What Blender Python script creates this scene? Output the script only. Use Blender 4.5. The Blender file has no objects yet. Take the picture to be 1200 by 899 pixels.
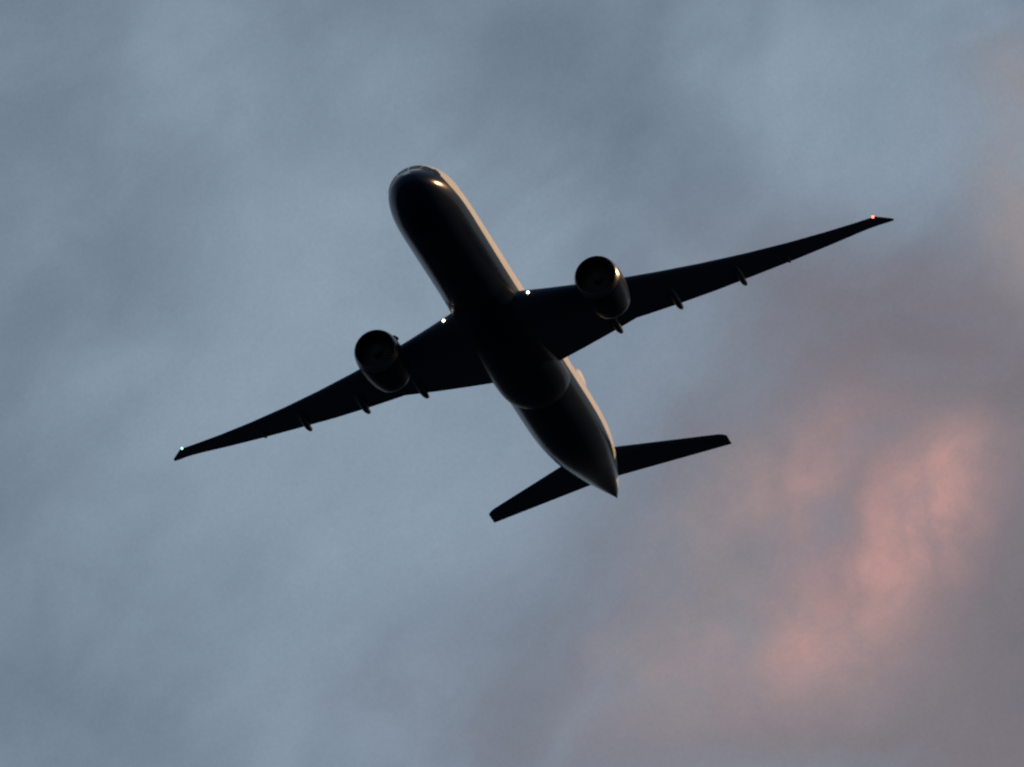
import bpy, bmesh, math, random
from mathutils import Vector, Matrix
random.seed(7)
SC = bpy.context.scene
COL = SC.collection
PI = math.pi
rad = math.radians

# ---------------------------------------------------------------- camera, sky, sun, exposure
ELEV, ROLL = rad(18.0), rad(-16.0)          # where the hand-held telephoto points
up_c = Vector((math.sin(ROLL)*math.cos(ELEV), math.cos(ROLL)*math.cos(ELEV), -math.sin(ELEV)))
fw_c = Vector((0, 0, -1))
y_c = (fw_c - up_c*fw_c.dot(up_c)).normalized()
x_c = y_c.cross(up_c)
M_C2W = Matrix((x_c, y_c, up_c))            # camera axes -> world axes
CAM_LOC = Vector((0, 0, 1.7))
cd = bpy.data.cameras.new('camera')
cam = bpy.data.objects.new('camera', cd)
COL.objects.link(cam)
cam.matrix_world = Matrix.Translation(CAM_LOC) @ M_C2W.to_4x4()
cd.sensor_width = 36.0
cd.lens = 470.9
cd.clip_start, cd.clip_end = 1.0, 200000.0
cd.dof.use_dof = True                        # long lens, focused a touch short of the aircraft
cd.dof.aperture_fstop = 5.6
cd.dof.focus_distance = 410.0
SC.camera = cam

# aircraft attitude, in camera axes: nose, port wing, up
DIST = 1122.2
R_B2C = Matrix(((-0.24616, 0.94091, -0.23257), (0.38188, 0.3147, 0.86899), (0.89083, 0.1251, -0.43678)))
R_B2W = M_C2W @ R_B2C
SUN_B = Vector((-0.60, 0.735, 0.32)).normalized()      # towards the sun, seen from the aircraft
SUN_W = (R_B2W @ SUN_B).normalized()
sun_el = math.asin(SUN_W.z)
sun_az = math.atan2(SUN_W.x, SUN_W.y)
print('SUN elev', math.degrees(sun_el), 'az', math.degrees(sun_az),
      'pitch', math.degrees(math.asin((R_B2W @ Vector((1, 0, 0))).z)), 'bank', math.degrees(math.asin((R_B2W @ Vector((0, 1, 0))).z)))
sl = bpy.data.lights.new('sun', 'SUN')
sl.energy = 4.4
sl.angle = rad(0.5)
sl.color = (1.0, 0.57, 0.25)
so = bpy.data.objects.new('sun', sl)
COL.objects.link(so)
so.rotation_euler = SUN_W.to_track_quat('Z', 'Y').to_euler()

SC.view_settings.view_transform = 'Standard'
SC.view_settings.look = 'None'
SC.view_settings.exposure = 0.0
SC.view_settings.gamma = 1.0
SC.view_settings.use_curve_mapping = False


def srgb(r, g, b):
    f = lambda c: c/12.92 if c <= 0.04045 else ((c+0.055)/1.055)**2.4
    return (f(r/255), f(g/255), f(b/255), 1.0)


world = bpy.data.worlds.new('World')
SC.world = world
world.use_nodes = True
wt = world.node_tree
wt.nodes.clear()
WN, WL = wt.nodes, wt.links


def wmath(op, a, b=None, clamp=False):
    n = WN.new('ShaderNodeMath'); n.operation = op; n.use_clamp = clamp
    for i, v in enumerate((a, b)):
        if v is None: continue
        if isinstance(v, (int, float)): n.inputs[i].default_value = v
        else: WL.new(v, n.inputs[i])
    return n.outputs[0]


def wvec(op, a, b):
    n = WN.new('ShaderNodeVectorMath'); n.operation = op
    for i, v in enumerate((a, b)):
        if isinstance(v, (tuple, list, Vector)): n.inputs[i].default_value = tuple(v)
        else: WL.new(v, n.inputs[i])
    return n.outputs['Value'] if op == 'DOT_PRODUCT' else n.outputs['Vector']


def wmix(fac, a, b):
    n = WN.new('ShaderNodeMix'); n.data_type = 'RGBA'
    if isinstance(fac, (int, float)): n.inputs['Factor'].default_value = fac
    else: WL.new(fac, n.inputs['Factor'])
    for k, v in ((6, a), (7, b)):
        if isinstance(v, tuple): n.inputs[k].default_value = v
        else: WL.new(v, n.inputs[k])
    return n.outputs[2]


def wnoise(vec, scale, detail=5.0, rough=0.55, color=False):
    n = WN.new('ShaderNodeTexNoise')
    n.inputs['Scale'].default_value = scale
    n.inputs['Detail'].default_value = detail
    n.inputs['Roughness'].default_value = rough
    WL.new(vec, n.inputs['Vector'])
    return n.outputs['Color' if color else 'Fac']


def ramp(v, lo, hi):
    n = WN.new('ShaderNodeMapRange'); n.interpolation_type = 'SMOOTHSTEP'
    n.inputs['From Min'].default_value = lo; n.inputs['From Max'].default_value = hi
    WL.new(v, n.inputs['Value'])
    return n.outputs['Result']


tc = WN.new('ShaderNodeTexCoord')
DIRV = tc.outputs['Generated']
warp = wvec('MULTIPLY', wvec('SUBTRACT', wnoise(DIRV, 55.0, 3.0, 0.45, True), (0.5, 0.5, 0.5)), (0.010, 0.010, 0.010))
DW = wvec('ADD', DIRV, warp)
# a bearing on the sky around which the cloud bank lies
SKY_F = (M_C2W @ Vector((0, 0, -1))).normalized()
SKY_R = (M_C2W @ Vector((1, 0, 0))).normalized()
SKY_U = (M_C2W @ Vector((0, 1, 0))).normalized()
FPX = 15696.0


def cloud_patch(px, py, sx, sy, ang=0.0, vec=None):
    """soft cloud patch at a fixed bearing of the sky; sizes as angles (1 unit = 1/15696 rad)"""
    d = (SKY_F*FPX + SKY_R*(px-600) + SKY_U*(449.5-py)).normalized()
    a = rad(ang)
    e1 = SKY_R*math.cos(a) + SKY_U*math.sin(a)
    e2 = SKY_U*math.cos(a) - SKY_R*math.sin(a)
    off = wvec('SUBTRACT', DW if vec is None else vec, tuple(d))
    u = wvec('DOT_PRODUCT', off, tuple(e1*(FPX/sx)))
    v = wvec('DOT_PRODUCT', off, tuple(e2*(FPX/sy)))
    q = wmath('ADD', wmath('MULTIPLY', u, u), wmath('MULTIPLY', v, v))
    return wmath('EXPONENT', wmath('MULTIPLY', q, -1.0))


def addup(lst):
    o = lst[0]
    for x in lst[1:]: o = wmath('ADD', o, x)
    return o


# streaked cloud texture: stretched along a slanting direction of the sky
ST1 = (SKY_R*math.cos(rad(38)) + SKY_U*math.sin(rad(38)))
ST2 = (SKY_U*math.cos(rad(38)) - SKY_R*math.sin(rad(38)))
cmb = WN.new('ShaderNodeCombineXYZ')
WL.new(wmath('MULTIPLY', wvec('DOT_PRODUCT', DW, tuple(ST1)), 0.75), cmb.inputs[0])
WL.new(wmath('MULTIPLY', wvec('DOT_PRODUCT', DW, tuple(ST2)), 1.15), cmb.inputs[1])
WL.new(wvec('DOT_PRODUCT', DW, tuple(SKY_F)), cmb.inputs[2])
DS = cmb.outputs[0]
n_big = wnoise(DW, 42.0, 4.0, 0.45)
n_mid = wnoise(DS, 125.0, 5.0, 0.5)
n_puff = wnoise(DW, 250.0, 5.0, 0.55)
n_fine = wnoise(DS, 420.0, 5.0, 0.55)
LIGHT = srgb(143, 160, 177)
DARK = srgb(108, 123, 140)
MAUVE = srgb(124, 116, 123)
SLATE = srgb(114, 118, 132)
ROSE = srgb(190, 147, 142)
BEIGE = srgb(152, 142, 143)
col = wmix(ramp(wmath('ADD', wmath('MULTIPLY', n_big, 0.6), wmath('MULTIPLY', n_mid, 0.4)), 0.28, 0.72), LIGHT, DARK)
SKY_LAYERS = []


def layer(color, patches, strength=1.0, noise_amt=0.35, puff=0.0):
    global col
    m = addup([wmath('MULTIPLY', cloud_patch(*p[:5]), p[5]) for p in patches])
    nn = wmath('ADD', wmath('MULTIPLY', n_mid, 0.8), wmath('MULTIPLY', n_fine, 0.2))
    if puff: nn = wmath('ADD', wmath('MULTIPLY', nn, 1-puff), wmath('MULTIPLY', n_puff, puff))
    nz = wmath('ADD', wmath('MULTIPLY', ramp(nn, 0.25, 0.75), 2*noise_amt), 1.0-noise_amt)
    m = wmath('MULTIPLY', wmath('MULTIPLY', m, nz), strength, True)
    col = wmix(m, col, color)


# (px, py, sx, sy, angle, weight)
layer(LIGHT, [(340, 420, 180, 300, 0, .7), (570, 630, 170, 120, 20, .7), (1000, 160, 170, 80, 10, .3), (790, 440, 150, 60, 20, .5)], 1.0, .25)
layer(DARK, [(790, 200, 170, 80, -35, .55), (20, 60, 170, 200, 0, .7), (660, 110, 140, 100, -20, .75), (30, 820, 220, 200, 0, .85), (640, 10, 300, 60, 0, .45), (0, 430, 90, 200, 0, .4)], 1.0, .25)
layer(SLATE, [(990, 330, 170, 70, -15, .4), (720, 730, 170, 110, 25, .7), (600, 880, 240, 80, 0, .45), (900, 480, 200, 90, 20, .4), (1060, 400, 200, 90, 0, .4)], 1.0, .3)
layer(MAUVE, [(1010, 700, 260, 200, 20, .55), (1110, 370, 230, 110, -10, .85), (1180, 720, 150, 240, 0, 1.0), (960, 870, 300, 100, 0, .55), (920, 500, 190, 90, 20, .5), (900, 650, 120, 80, 30, .35)], 1.0, .3)
layer(BEIGE, [(1195, 270, 60, 95, 0, .8), (850, 600, 110, 60, 40, .5), (840, 770, 150, 80, 30, .5), (1000, 800, 180, 70, 30, .25), (1090, 570, 130, 120, 20, .3), (1190, 100, 60, 70, 0, .4)], 1.0, .55, .5)
layer(srgb(108, 105, 114), [(1185, 700, 130, 120, 10, .55), (1000, 590, 70, 45, 35, .35), (1130, 480, 120, 50, 10, .35), (1060, 380, 170, 80, -10, .35)], 1.0, .7, .6)
layer(ROSE, [(1092, 592, 42, 60, -20, .70), (1035, 640, 70, 48, 40, .40), (965, 700, 80, 55, 42, .30), (935, 742, 58, 44, 30, .28), (945, 562, 70, 48, 35, .30), (1030, 600, 130, 110, 20, .24), (890, 790, 120, 60, 20, .16)], 1.0, .7, .65)
n_grain = wnoise(DIRV, 4200.0, 3.0, 0.65)  # pixel-fine speckle in the sky's brightness, standing in for sensor grain
fine = wmath('ADD', wmath('ADD', wmath('MULTIPLY', n_fine, 0.08), wmath('MULTIPLY', n_grain, 0.24)), 0.84)
cl = WN.new('ShaderNodeVectorMath'); cl.operation = 'SCALE'
WL.new(col, cl.inputs[0]); WL.new(fine, cl.inputs['Scale'])
sky = WN.new('ShaderNodeTexSky')
sky.sky_type = 'NISHITA'
sky.sun_disc = False
sky.sun_elevation = sun_el
sky.sun_rotation = sun_az
bg_sky = WN.new('ShaderNodeBackground'); bg_sky.inputs['Strength'].default_value = 0.08
WL.new(sky.outputs[0], bg_sky.inputs['Color'])
bg_cl = WN.new('ShaderNodeBackground'); bg_cl.inputs['Strength'].default_value = 1.0
WL.new(cl.outputs[0], bg_cl.inputs['Color'])
mixs = WN.new('ShaderNodeMixShader'); mixs.inputs['Fac'].default_value = 0.92       # cloud cover
WL.new(bg_sky.outputs[0], mixs.inputs[1]); WL.new(bg_cl.outputs[0], mixs.inputs[2])
wo = WN.new('ShaderNodeOutputWorld')
WL.new(mixs.outputs[0], wo.inputs['Surface'])

# ---------------------------------------------------------------- helpers


def material(name, color, rough=0.4, metal=0.0, spec=0.5, ior=1.5, coat=0.0, vary=0.12, scale=0.6, emit=None, emit_s=0.0):
    m = bpy.data.materials.new(name); m.use_nodes = True
    nt = m.node_tree; b = nt.nodes['Principled BSDF']
    b.inputs['Roughness'].default_value = rough
    b.inputs['Metallic'].default_value = metal
    b.inputs['Specular IOR Level'].default_value = spec
    b.inputs['Coat Weight'].default_value = coat
    b.inputs['IOR'].default_value = ior
    b.inputs['Coat Roughness'].default_value = 0.12
    t = nt.nodes.new('ShaderNodeTexCoord')
    n = nt.nodes.new('ShaderNodeTexNoise'); n.inputs['Scale'].default_value = scale; n.inputs['Detail'].default_value = 6
    nt.links.new(t.outputs['Object'], n.inputs['Vector'])
    mx = nt.nodes.new('ShaderNodeMix'); mx.data_type = 'RGBA'
    nt.links.new(n.outputs['Fac'], mx.inputs['Factor'])
    mx.inputs[6].default_value = tuple(c*(1-vary) for c in color[:3]) + (1,)
    mx.inputs[7].default_value = tuple(min(1, c*(1+vary)) for c in color[:3]) + (1,)
    nt.links.new(mx.outputs[2], b.inputs['Base Color'])
    if emit:
        b.inputs['Emission Color'].default_value = emit
        b.inputs['Emission Strength'].default_value = emit_s
    return m


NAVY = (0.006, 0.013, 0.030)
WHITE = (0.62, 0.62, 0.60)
MAT = dict(
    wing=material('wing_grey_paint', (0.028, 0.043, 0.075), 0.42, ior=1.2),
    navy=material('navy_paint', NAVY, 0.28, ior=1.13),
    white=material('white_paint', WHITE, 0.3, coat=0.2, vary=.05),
    lip=material('bare_metal_lip', (0.15, 0.15, 0.155), 0.30, 1.0),
    liner=material('inlet_liner', (0.03, 0.03, 0.032), 0.6),
    blade=material('fan_blade_black', (0.012, 0.012, 0.014), 0.35),
    nozzle=material('nozzle_metal', (0.12, 0.115, 0.11), 0.38, 1.0),
    hot=material('hot_section_metal', (0.16, 0.13, 0.11), 0.42, 1.0),
    glass=material('cockpit_glass', (0.006, 0.007, 0.009), 0.25, ior=1.12),
    lamp=material('landing_lamp', (0.8, 0.8, 0.8), 0.2, emit=(1.0, 0.80, 0.54, 1), emit_s=8.0),
    red=material('red_lamp', (0.6, 0.05, 0.04), 0.2, emit=(1.0, 0.10, 0.07, 1), emit_s=9.0),
    green=material('green_lamp', (0.1, 0.5, 0.3), 0.2, emit=(0.42, 1.0, 0.72, 1), emit_s=2.0),
)


def fuselage_material():
    """white upper hull, navy belly, thin row of cabin windows: a livery fixed to the hull's own coordinates"""
    m = bpy.data.materials.new('hull_livery'); m.use_nodes = True
    nt = m.node_tree; N, L = nt.nodes, nt.links
    b = N['Principled BSDF']
    t = N.new('ShaderNodeTexCoord'); s = N.new('ShaderNodeSeparateXYZ')
    L.new(t.outputs['Object'], s.inputs[0])

    def mt(op, a, c=None, cl=False):
        n = N.new('ShaderNodeMath'); n.operation = op; n.use_clamp = cl
        for i, v in enumerate((a, c)):
            if v is None: continue
            if isinstance(v, (int, float)): n.inputs[i].default_value = v
            else: L.new(v, n.inputs[i])
        return n.outputs[0]
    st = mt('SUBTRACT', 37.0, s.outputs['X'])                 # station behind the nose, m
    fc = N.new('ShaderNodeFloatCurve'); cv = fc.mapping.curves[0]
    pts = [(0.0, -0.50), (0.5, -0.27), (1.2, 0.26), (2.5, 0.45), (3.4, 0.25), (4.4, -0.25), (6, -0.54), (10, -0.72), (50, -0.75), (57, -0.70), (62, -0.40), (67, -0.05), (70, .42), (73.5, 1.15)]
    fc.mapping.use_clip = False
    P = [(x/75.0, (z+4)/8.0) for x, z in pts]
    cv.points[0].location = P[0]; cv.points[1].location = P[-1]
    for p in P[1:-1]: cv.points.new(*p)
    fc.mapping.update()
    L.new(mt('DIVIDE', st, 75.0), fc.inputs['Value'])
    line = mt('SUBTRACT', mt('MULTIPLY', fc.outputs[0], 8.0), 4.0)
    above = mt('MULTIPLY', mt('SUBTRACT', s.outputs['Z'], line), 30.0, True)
    # cabin windows, 0.53 m pitch
    fx = mt('ABSOLUTE', mt('SUBTRACT', mt('FRACT', mt('DIVIDE', st, 0.53)), 0.5))
    wx = mt('LESS_THAN', fx, 0.25)
    wz = mt('LESS_THAN', mt('ABSOLUTE', mt('SUBTRACT', s.outputs['Z'], 0.62)), 0.2)
    ws = mt('MULTIPLY', mt('GREATER_THAN', st, 7.5), mt('LESS_THAN', st, 59.0))
    win = mt('MULTIPLY', mt('MULTIPLY', wx, wz), ws)
    n = N.new('ShaderNodeTexNoise'); n.inputs['Scale'].default_value = 0.5; n.inputs['Detail'].default_value = 7
    L.new(t.outputs['Object'], n.inputs['Vector'])
    dirt = mt('ADD', mt('MULTIPLY', n.outputs['Fac'], 0.25), 0.86)
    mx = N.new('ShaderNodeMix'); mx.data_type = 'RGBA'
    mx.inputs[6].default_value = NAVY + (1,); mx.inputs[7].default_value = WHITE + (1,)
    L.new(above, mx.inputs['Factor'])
    mw = N.new('ShaderNodeMix'); mw.data_type = 'RGBA'
    L.new(win, mw.inputs['Factor']); L.new(mx.outputs[2], mw.inputs[6]); mw.inputs[7].default_value = (0.02, 0.022, 0.025, 1)
    sc = N.new('ShaderNodeVectorMath'); sc.operation = 'SCALE'
    L.new(mw.outputs[2], sc.inputs[0]); L.new(dirt, sc.inputs['Scale'])
    L.new(sc.outputs[0], b.inputs['Base Color'])
    b.inputs['Roughness'].default_value = 0.17
    b.inputs['IOR'].default_value = 1.14
    return m


MAT['hull'] = fuselage_material()


def B(s, y, z):
    """station behind the nose, metres to port, metres up -> aircraft coordinates (x towards the nose)"""
    return Vector((37.0-s, y, z))


def finish(name, bm, mat, parent=None, sharp=38.0):
    bmesh.ops.remove_doubles(bm, verts=bm.verts, dist=1e-5)
    bmesh.ops.recalc_face_normals(bm, faces=bm.faces)
    for f in bm.faces: f.smooth = True
    for e in bm.edges:
        if len(e.link_faces) == 2 and e.calc_face_angle(0) > rad(sharp): e.smooth = False
    me = bpy.data.meshes.new(name)
    bm.to_mesh(me); bm.free()
    me.materials.append(mat)
    o = bpy.data.objects.new(name, me)
    COL.objects.link(o)
    if parent: o.parent = parent
    return o


def loft(sections, cap=True, closed=True):
    bm = bmesh.new()
    rings = [[bm.verts.new(p) for p in s] for s in sections]
    n = len(rings[0])
    for a, b in zip(rings, rings[1:]):
        for i in range(n if closed else n-1):
            j = (i+1) % n
            bm.faces.new((a[i], a[j], b[j], b[i]))
    if cap:
        bm.faces.new(rings[0]); bm.faces.new(rings[-1])
    return bm


def lerp(xs, ys, x):
    if x <= xs[0]: return ys[0]
    for i in range(len(xs)-1):
        if x <= xs[i+1]:
            return ys[i] + (ys[i+1]-ys[i])*(x-xs[i])/(xs[i+1]-xs[i])
    return ys[-1]


def smooth(xs, ys, x):
    """monotone cubic interpolation"""
    n = len(xs)
    if x <= xs[0]: return ys[0]
    if x >= xs[-1]: return ys[-1]
    d = [(ys[i+1]-ys[i])/(xs[i+1]-xs[i]) for i in range(n-1)]
    m = [d[0]] + [0 if d[i-1]*d[i] <= 0 else 2*d[i-1]*d[i]/(d[i-1]+d[i]) for i in range(1, n-1)] + [d[-1]]
    for i in range(n-1):
        if x <= xs[i+1]:
            h = xs[i+1]-xs[i]; t = (x-xs[i])/h
            return (ys[i]*(2*t**3-3*t*t+1) + h*m[i]*(t**3-2*t*t+t) + ys[i+1]*(-2*t**3+3*t*t) + h*m[i+1]*(t**3-t*t))


# ---------------------------------------------------------------- the dark land, far below and out of frame
gm = bpy.data.materials.new('dusk_land'); gm.use_nodes = True
nt = gm.node_tree
gt = nt.nodes.new('ShaderNodeTexCoord'); gn = nt.nodes.new('ShaderNodeTexNoise')
gn.inputs['Scale'].default_value = 0.004; gn.inputs['Detail'].default_value = 10
nt.links.new(gt.outputs['Object'], gn.inputs['Vector'])
gr = nt.nodes.new('ShaderNodeMix'); gr.data_type = 'RGBA'
gr.inputs[6].default_value = (0.007, 0.013, 0.022, 1); gr.inputs[7].default_value = (0.014, 0.024, 0.038, 1)
nt.links.new(gn.outputs['Fac'], gr.inputs['Factor'])
nt.links.new(gr.outputs[2], nt.nodes['Principled BSDF'].inputs['Base Color'])
nt.nodes['Principled BSDF'].inputs['Roughness'].default_value = 0.95
nt.nodes['Principled BSDF'].inputs['Specular IOR Level'].default_value = 0.05
bm = bmesh.new()
GS = 60000.0
NG = 24
gv = [[bm.verts.new((-GS+2*GS*i/NG, -GS+2*GS*j/NG, 0)) for i in range(NG+1)] for j in range(NG+1)]
for j in range(NG):
    for i in range(NG):
        bm.faces.new((gv[j][i], gv[j][i+1], gv[j+1][i+1], gv[j+1][i]))
ground = finish('ground', bm, gm)
ground['kind'] = 'structure'

# ---------------------------------------------------------------- the airliner
plane = bpy.data.objects.new('airliner', None)
COL.objects.link(plane)
plane.empty_display_size = 5
ref_c = Vector((4.507/FPX*DIST, 46.218/FPX*DIST, -DIST))
plane.matrix_world = Matrix.Translation(CAM_LOC + M_C2W @ ref_c) @ R_B2W.to_4x4()
plane['label'] = 'dark twin engine passenger jet flying overhead, sunset light along one side'
plane['category'] = 'airliner'

# fuselage lines
NS_ = [0, .08, .2, .5, 1, 1.8, 2.6, 3.4, 4.5, 6, 8, 10.5, 14, 50, 54, 58, 62, 66, 70, 72, 73.26]
TOP = [-.95, -.70, -.50, -.20, .18, .66, 1.22, 1.80, 2.30, 2.76, 3.02, 3.10, 3.10, 3.10, 3.10, 3.10, 3.04, 2.80, 2.25, 1.85, 1.45]
BOT = [-.95, -1.2, -1.40, -1.68, -2.0, -2.36, -2.60, -2.76, -2.90, -3.02, -3.09, -3.1, -3.1, -3.1, -2.98, -2.50, -1.70, -.78, .10, .52, .75]
WID = [0, .31, .56, .93, 1.32, 1.74, 2.05, 2.30, 2.57, 2.83, 3.00, 3.07, 3.08, 3.08, 3.05, 2.88, 2.45, 1.82, .98, .48, .07]
TAIL_END = 73.26


def fus_pt(s, th, off=0.0):
    t, b, w = smooth(NS_, TOP, s), smooth(NS_, BOT, s), smooth(NS_, WID, s)
    zc = smooth([0, .5, 2, 6, 12, 50, 60, 68, TAIL_END], [-.95, -.9, -.65, -.2, 0, 0, .45, .95, 1.1], s)
    zc = min(max(zc, b), t)
    c, si = math.cos(th), math.sin(th)
    z = zc + ((t-zc) if si >= 0 else (zc-b))*si
    p = B(s, w*c, z)
    if off:
        n = Vector((0, c*max(w, .1), si*max((t-b)/2, .1))).normalized()
        p += (n + Vector((0.35, 0, 0))*max(0, 1-s/8)).normalized()*off
    return p


stations = [0.001, .02, .05, .1, .2, .35, .5, .75, 1, 1.4, 1.8, 2.2, 2.6, 3, 3.4, 4, 4.5, 5.2, 6, 7, 8, 9, 10.5, 12, 14] + \
    [16+2*i for i in range(17)] + [50, 51.5, 53, 54.5, 56, 57.5, 59, 60.5, 62, 63.5, 65, 66.5, 68, 69.2, 70.4, 71.3, 72, 72.6, 73, TAIL_END]
NT = 72
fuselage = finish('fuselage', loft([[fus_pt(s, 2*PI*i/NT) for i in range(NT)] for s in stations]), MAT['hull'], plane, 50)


def hull_patch(name, s0, s1, th0, th1, mat, parent, off=0.012, slant=0.0):
    """a pane lying on the hull, given thickness by a rim that sinks into it"""
    bm = bmesh.new(); n, k = 8, 8
    def ring(o):
        g = []
        for i in range(n+1):
            row = []
            for j in range(k+1):
                v = j/k
                s = s0+(s1-s0)*i/n + slant*(v-.5)
                row.append(bm.verts.new(fus_pt(s, rad(th0+(th1-th0)*v), o)))
            g.append(row)
        return g
    a, b = ring(off), ring(-0.03)
    for g in (a, b):
        for i in range(n):
            for j in range(k): bm.faces.new((g[i][j], g[i+1][j], g[i+1][j+1], g[i][j+1]))
    edge = [(i, 0) for i in range(n)] + [(n, j) for j in range(k)] + [(i, k) for i in range(n, 0, -1)] + [(0, j) for j in range(k, 0, -1)]
    for p, q in zip(edge, edge[1:]+edge[:1]):
        bm.faces.new((a[p[0]][p[1]], a[q[0]][q[1]], b[q[0]][q[1]], b[p[0]][p[1]]))
    return finish(name, bm, mat, parent)


for sg in (1, -1):
    for (s0, s1, t0, t1, sl_) in ((1.95, 3.05, 60, 88, -.15), (2.1, 3.2, 33, 58, -.25), (2.75, 3.75, 17, 36, .1)):
        a0, a1 = (t0, t1) if sg > 0 else (180-t0, 180-t1)
        hull_patch('cockpit_window', s0, s1, a0, a1, MAT['glass'], fuselage, .014, sl_)

# belly fairing round the wing roots
FS = [19.0, 21, 23, 25, 27, 30, 36, 39, 41, 42.3, 43.2, 43.8, 44.2]
FD = [-.16, -.04, .10, .26, .40, .50, .50, .49, .44, .34, .20, .04, -.14]


def fairing_sec(s):
    """the hull's own round, swollen by up to half a metre low down and sinking into it above the wing root"""
    d = smooth(FS, FD, s)
    out = []
    for i in range(61):
        th = -118 + 236*i/60
        a = abs(th)
        k = lerp([0, 25, 45, 58, 66, 72, 80, 118], [1.0, 1.1, 1.2, .9, .35, -.05, -.3, -.4], a)
        r = 3.08 + (d*k if d > 0 else d) - max(0, a-88)*.009
        out.append(B(s, r*math.sin(rad(th)), -r*math.cos(rad(th))))
    return out


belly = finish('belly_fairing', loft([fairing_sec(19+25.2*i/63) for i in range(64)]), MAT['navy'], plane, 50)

# wing planform (metres)
T_LE = math.tan(rad(35.56))
ROOT_LE, BRK_Y, TIP_Y = 24.97, 31.09, 32.36


def wz(y):
    q = (y-3.1)/29.3
    return -1.58 + math.tan(rad(5.92))*(y-3.1) + 3.05*q*q*(1 if q > 0 else 0) + .56*q**3


def wle(y):
    x = ROOT_LE + (y-3.1)*T_LE
    return x + 1.48*max(0, (y-31.15)/(TIP_Y-31.15))**1.08


def wte(y):
    if y < 20.5: return lerp([1, 3.1, 10.33, 20.5], [39.1, 38.82, 37.86, 41.71], y)
    return smooth([17, 20.5, 26, 30, 31.2, 31.9, TIP_Y], [40.39, 41.71, 44.15, 46.1, 46.9, 47.48, 47.8], y)


def airfoil(n=22):
    """(chord fraction, half thickness, camber) round the section, from trailing edge over the top and back underneath"""
    xs = [(1-math.cos(PI*i/n))/2 for i in range(n+1)]
    th = lambda x: 5*(.2969*math.sqrt(x)-.126*x-.3516*x*x+.2843*x**3-.1015*x**4) + .008*x
    return [(x, th(x)) for x in reversed(xs)] + [(x, -th(x)) for x in xs[1:]]


AF = airfoil()


def wing_sec(y, side, le, te, zl, zt, tc, camber):
    c = te-le
    out = []
    for x, h in AF:
        z = zl + (zt-zl)*x + h*tc*c + camber*c*4*x*(1-x)
        out.append(B(le + c*x, side*y, z))
    return out


def lamp_mesh(r, stretch=1.0, seg=14):
    bm = bmesh.new()
    bmesh.ops.create_uvsphere(bm, u_segments=seg, v_segments=seg//2+2, radius=r, matrix=Matrix.Diagonal((stretch, 1, 1, 1)))
    return bm


def add_lamp(name, pos, r, mat, parent, stretch=0.7):
    bm = lamp_mesh(r, stretch)
    bmesh.ops.translate(bm, verts=bm.verts, vec=pos)
    return finish(name, bm, mat, parent)


WY = [0.8, 2, 3.1, 5, 7.5, 9.3, 10.33, 11.4, 13.5, 17, 20.5, 24, 27, 29.3, 30.3, 30.7, 31.0, 31.15, 31.3, 31.6, 31.9, 32.1, 32.25, 32.32, TIP_Y]


def make_wing(side):
    secs = []
    for y in WY:
        tc = lerp([0, 3.1, 10.35, 20, 32.4], [.135, .13, .11, .10, .085], y)
        zl = wz(y)
        zt = zl - .25 + .25*max(0, y-3.1)/27
        cam = lerp([0, 3.1, 10, 33], [-.008, -.004, .008, .012], y)
        secs.append(wing_sec(y, side, wle(y), wte(y), zl, zt, tc, cam))
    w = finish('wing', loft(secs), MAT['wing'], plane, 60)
    # flap track fairings
    for yf, ln, dep, wd in ((8.65, 4.4, .38, .30), (13.95, 4.0, .38, .29), (19.45, 3.4, .34, .26), (23.45, 1.6, .14, .13)):
        te = wte(yf); zt = wz(yf) - .25 + .25*(yf-3.1)/27
        over = 1.08 if yf < 20 else .16
        s0, s1 = te - ln, te + over
        ss = []
        for i in range(15):
            t = i/14
            s = s0 + (s1-s0)*t
            # width and depth swell towards two thirds and close to a rounded tail
            g = max(.02, math.sin(PI*min(1, t**.8))**.6 if t < .55 else (1-((t-.5)/.5)**2.4)**.5 if t < .999 else .02)
            zl_ = wz(yf) + (zt-wz(yf))*min(1, (s-wle(yf))/(te-wle(yf)))
            zc = zl_ - .10 - dep*.55*g*(1 if t < .8 else 1) + max(0, t-.7)*.45
            hh = dep*.62*g + .015
            ww = wd*g + .01
            ss.append([B(s, side*(yf + ww*math.cos(a)), zc + hh*math.sin(a)) for a in [2*PI*k/18 for k in range(18)]])
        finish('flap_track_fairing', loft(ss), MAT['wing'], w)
    # lights
    add_lamp('landing_light', B(wle(3.72)-.06, side*3.72, wz(3.72)-.05), .115, MAT['lamp'], w)
    add_lamp('navigation_light', B(wle(31.0)-.04, side*31.0, wz(31.0)), .11, MAT['red'] if side > 0 else MAT['green'], w)
    return w


wings = [make_wing(1), make_wing(-1)]
wings[0]['label'] = 'wing with a red tip light'
wings[1]['label'] = 'wing with a green tip light'


# engines
def lathe(profile, cx, cy, cz, n=64, closed=False):
    bm = bmesh.new()
    rings = []
    for s, r in profile:
        rings.append([bm.verts.new(B(cx+s, cy+r*math.cos(2*PI*i/n), cz+r*math.sin(2*PI*i/n))) for i in range(n)])
    prs = list(zip(rings, rings[1:]))
    if closed: prs.append((rings[-1], rings[0]))
    for a, b in prs:
        for i in range(n):
            j = (i+1) % n
            bm.faces.new((a[i], a[j], b[j], b[i]))
    return bm


ENG_S, ENG_Y, ENG_Z = 23.98, 9.7, -2.72


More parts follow.
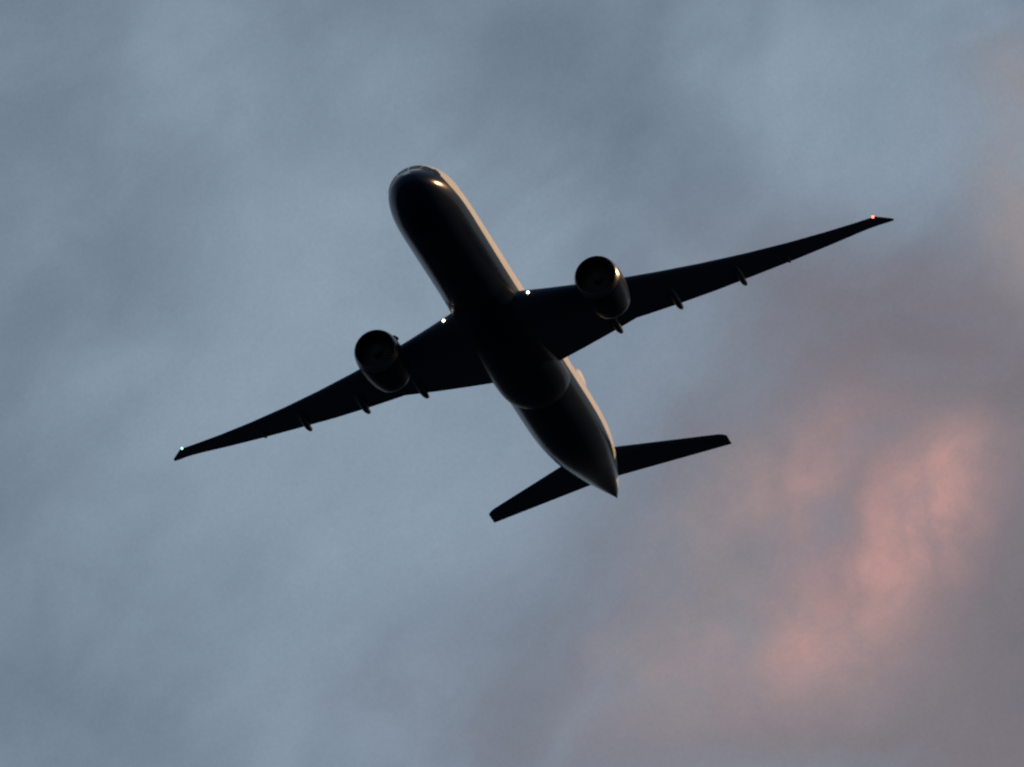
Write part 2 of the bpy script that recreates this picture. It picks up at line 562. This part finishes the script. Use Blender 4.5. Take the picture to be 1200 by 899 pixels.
def make_engine(side):
    cy = side*ENG_Y
    outer = [(.55, 1.892), (.9, 1.93), (1.6, 1.965), (2.6, 1.965), (3.6, 1.91), (4.4, 1.82), (5.05, 1.72)]
    inner = [(5.05, 1.68), (4.0, 1.70), (2.6, 1.70), (1.4, 1.64), (.9, 1.60), (.5, 1.60), (.20, 1.635)]
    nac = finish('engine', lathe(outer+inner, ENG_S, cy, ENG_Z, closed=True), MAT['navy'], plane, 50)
    lip = [(.546, 1.894), (.36, 1.86), (.176, 1.812), (.08, 1.775), (.02, 1.74), (0, 1.71), (.02, 1.685), (.08, 1.655), (.196, 1.638), (.22, 1.70), (.54, 1.80)]
    finish('inlet_lip', lathe(lip, ENG_S, cy, ENG_Z, closed=True), MAT['lip'], nac, 60)
    noz = [(5.055, 1.722), (5.55, 1.61), (5.55, 1.57), (5.055, 1.676)]
    finish('fan_nozzle', lathe(noz, ENG_S, cy, ENG_Z, closed=True), MAT['nozzle'], nac, 60)
    core = [(2.0, .95), (3.0, 1.18), (4.4, 1.22), (5.6, 1.08), (6.6, .86), (7.0, .76), (7.0, .72), (6.0, .74), (2.0, .7)]
    finish('core_nozzle', lathe(core, ENG_S, cy, ENG_Z, closed=True), MAT['hot'], nac, 50)
    plug = [(6.0, .02), (6.0, .52), (6.6, .52), (7.2, .40), (7.9, .16), (8.15, .02)]
    finish('exhaust_plug', lathe(plug, ENG_S, cy, ENG_Z, 32), MAT['hot'], nac, 50)
    # fan: back disc and 22 swept blades in one mesh
    bm = lathe([(1.55, .02), (1.55, 1.6), (1.6, 1.6), (1.6, .02)], ENG_S, cy, ENG_Z, 48)
    for k in range(22):
        a0 = 2*PI*k/22
        vs = []
        for i in range(8):
            r = .42 + (1.60-.42)*i/7
            tw = rad(25+35*i/7); ch = .30+.12*math.sin(PI*i/7)
            sw = .10*math.sin(PI*i/7)*2 - .1*(i/7)
            row = []
            for e in (-1, 1):
                for th in (-.012, .012):
                    ax = 1.25 + e*ch*math.cos(tw)*.5
                    an = a0 + sw*.6 + (e*ch*math.sin(tw)*.5 + th)/r
                    row.append(bm.verts.new(B(ENG_S+ax, cy+r*math.cos(an), ENG_Z+r*math.sin(an))))
            vs.append(row)
        for p, q in zip(vs, vs[1:]):
            for i, j in ((0, 1), (1, 3), (3, 2), (2, 0)): bm.faces.new((p[i], p[j], q[j], q[i]))
    finish('fan', bm, MAT['blade'], nac, 40)
    spin = [(.62, .02), (.68, .10), (.82, .22), (1.0, .33), (1.2, .41), (1.45, .45)]
    finish('spinner', lathe(spin, ENG_S, cy, ENG_Z, 32), MAT['blade'], nac, 60)
    # pylon
    secs = []
    for i in range(13):
        t = i/12
        s = ENG_S + 1.6 + 7.6*t
        zt = lerp([0, .35, .5, 1], [ENG_Z+1.95, wz(ENG_Y)+.12, wz(ENG_Y)+.15, wz(ENG_Y)-.05], t)
        zb = lerp([0, .45, .75, 1], [ENG_Z+1.6, ENG_Z+1.2, ENG_Z+1.25, wz(ENG_Y)-.35], t)
        hw = .30*max(.08, math.sin(PI*min(1, .08+t*.94))**.5)
        secs.append([B(s, cy+hw*c, (zt+zb)/2+(zt-zb)/2*d) for c, d in ((1, .8), (.5, 1), (-.5, 1), (-1, .8), (-1, -.8), (-.5, -1), (.5, -1), (1, -.8))])
    finish('pylon', loft(secs), MAT['navy'], nac, 40)
    # chine on the inboard shoulder
    bm = bmesh.new()
    al = rad(42)
    dr = Vector((0, -side*math.cos(al), math.sin(al)))
    pr = Vector((0, math.sin(al)*side, math.cos(al)))
    prof = [(1.2, 1.90), (1.75, 2.22), (2.55, 2.38), (2.75, 2.34), (2.75, 1.88)]
    rows = []
    for e in (-.03, .03):
        rows.append([bm.verts.new(B(ENG_S+s, cy, ENG_Z) + dr*r + pr*e) for s, r in prof])
    bm.faces.new(rows[0]); bm.faces.new(rows[1])
    for i in range(5):
        j = (i+1) % 5
        bm.faces.new((rows[0][i], rows[0][j], rows[1][j], rows[1][i]))
    finish('chine', bm, MAT['navy'], nac, 30)
    return nac


make_engine(1); make_engine(-1)

# tailplanes
H_LE, H_SPAN = 63.89, 10.87
T_H = math.tan(rad(38.11))


def make_tailplane(side):
    secs = []
    for y in [.3, 1, 2, 4, 6, 8, 9.6, 10.3, 10.6, 10.78, H_SPAN]:
        f = (y-2)/(H_SPAN-2)
        le = H_LE + (y-2)*T_H + max(0, y-10.2)**2*.8
        te = H_LE + (y-2)*T_H + 5.72*(1-f) + 2.3*f
        z = .92 + math.tan(rad(7.74))*(y-1.5)
        secs.append(wing_sec(y, side, le, te, z, z-.02, .095 if y < 10.5 else .07, -.004))
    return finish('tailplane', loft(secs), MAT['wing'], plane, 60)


make_tailplane(1); make_tailplane(-1)

# fin
secs = []
for z in [1.6, 3.0, 4.5, 6, 8, 10, 11.4, 11.9, 12.15, 12.25]:
    f = (z-3.0)/(12.25-3.0)
    le = 59.6 + 10.0*f + max(0, z-11.6)**2*1.6
    te = 69.6 + 3.4*f
    sec = []
    for x, h in AF:
        sec.append(B(le+(te-le)*x, h*.10*(te-le), z))
    secs.append(sec)
finish('fin', loft(secs), MAT['white'], plane, 60)
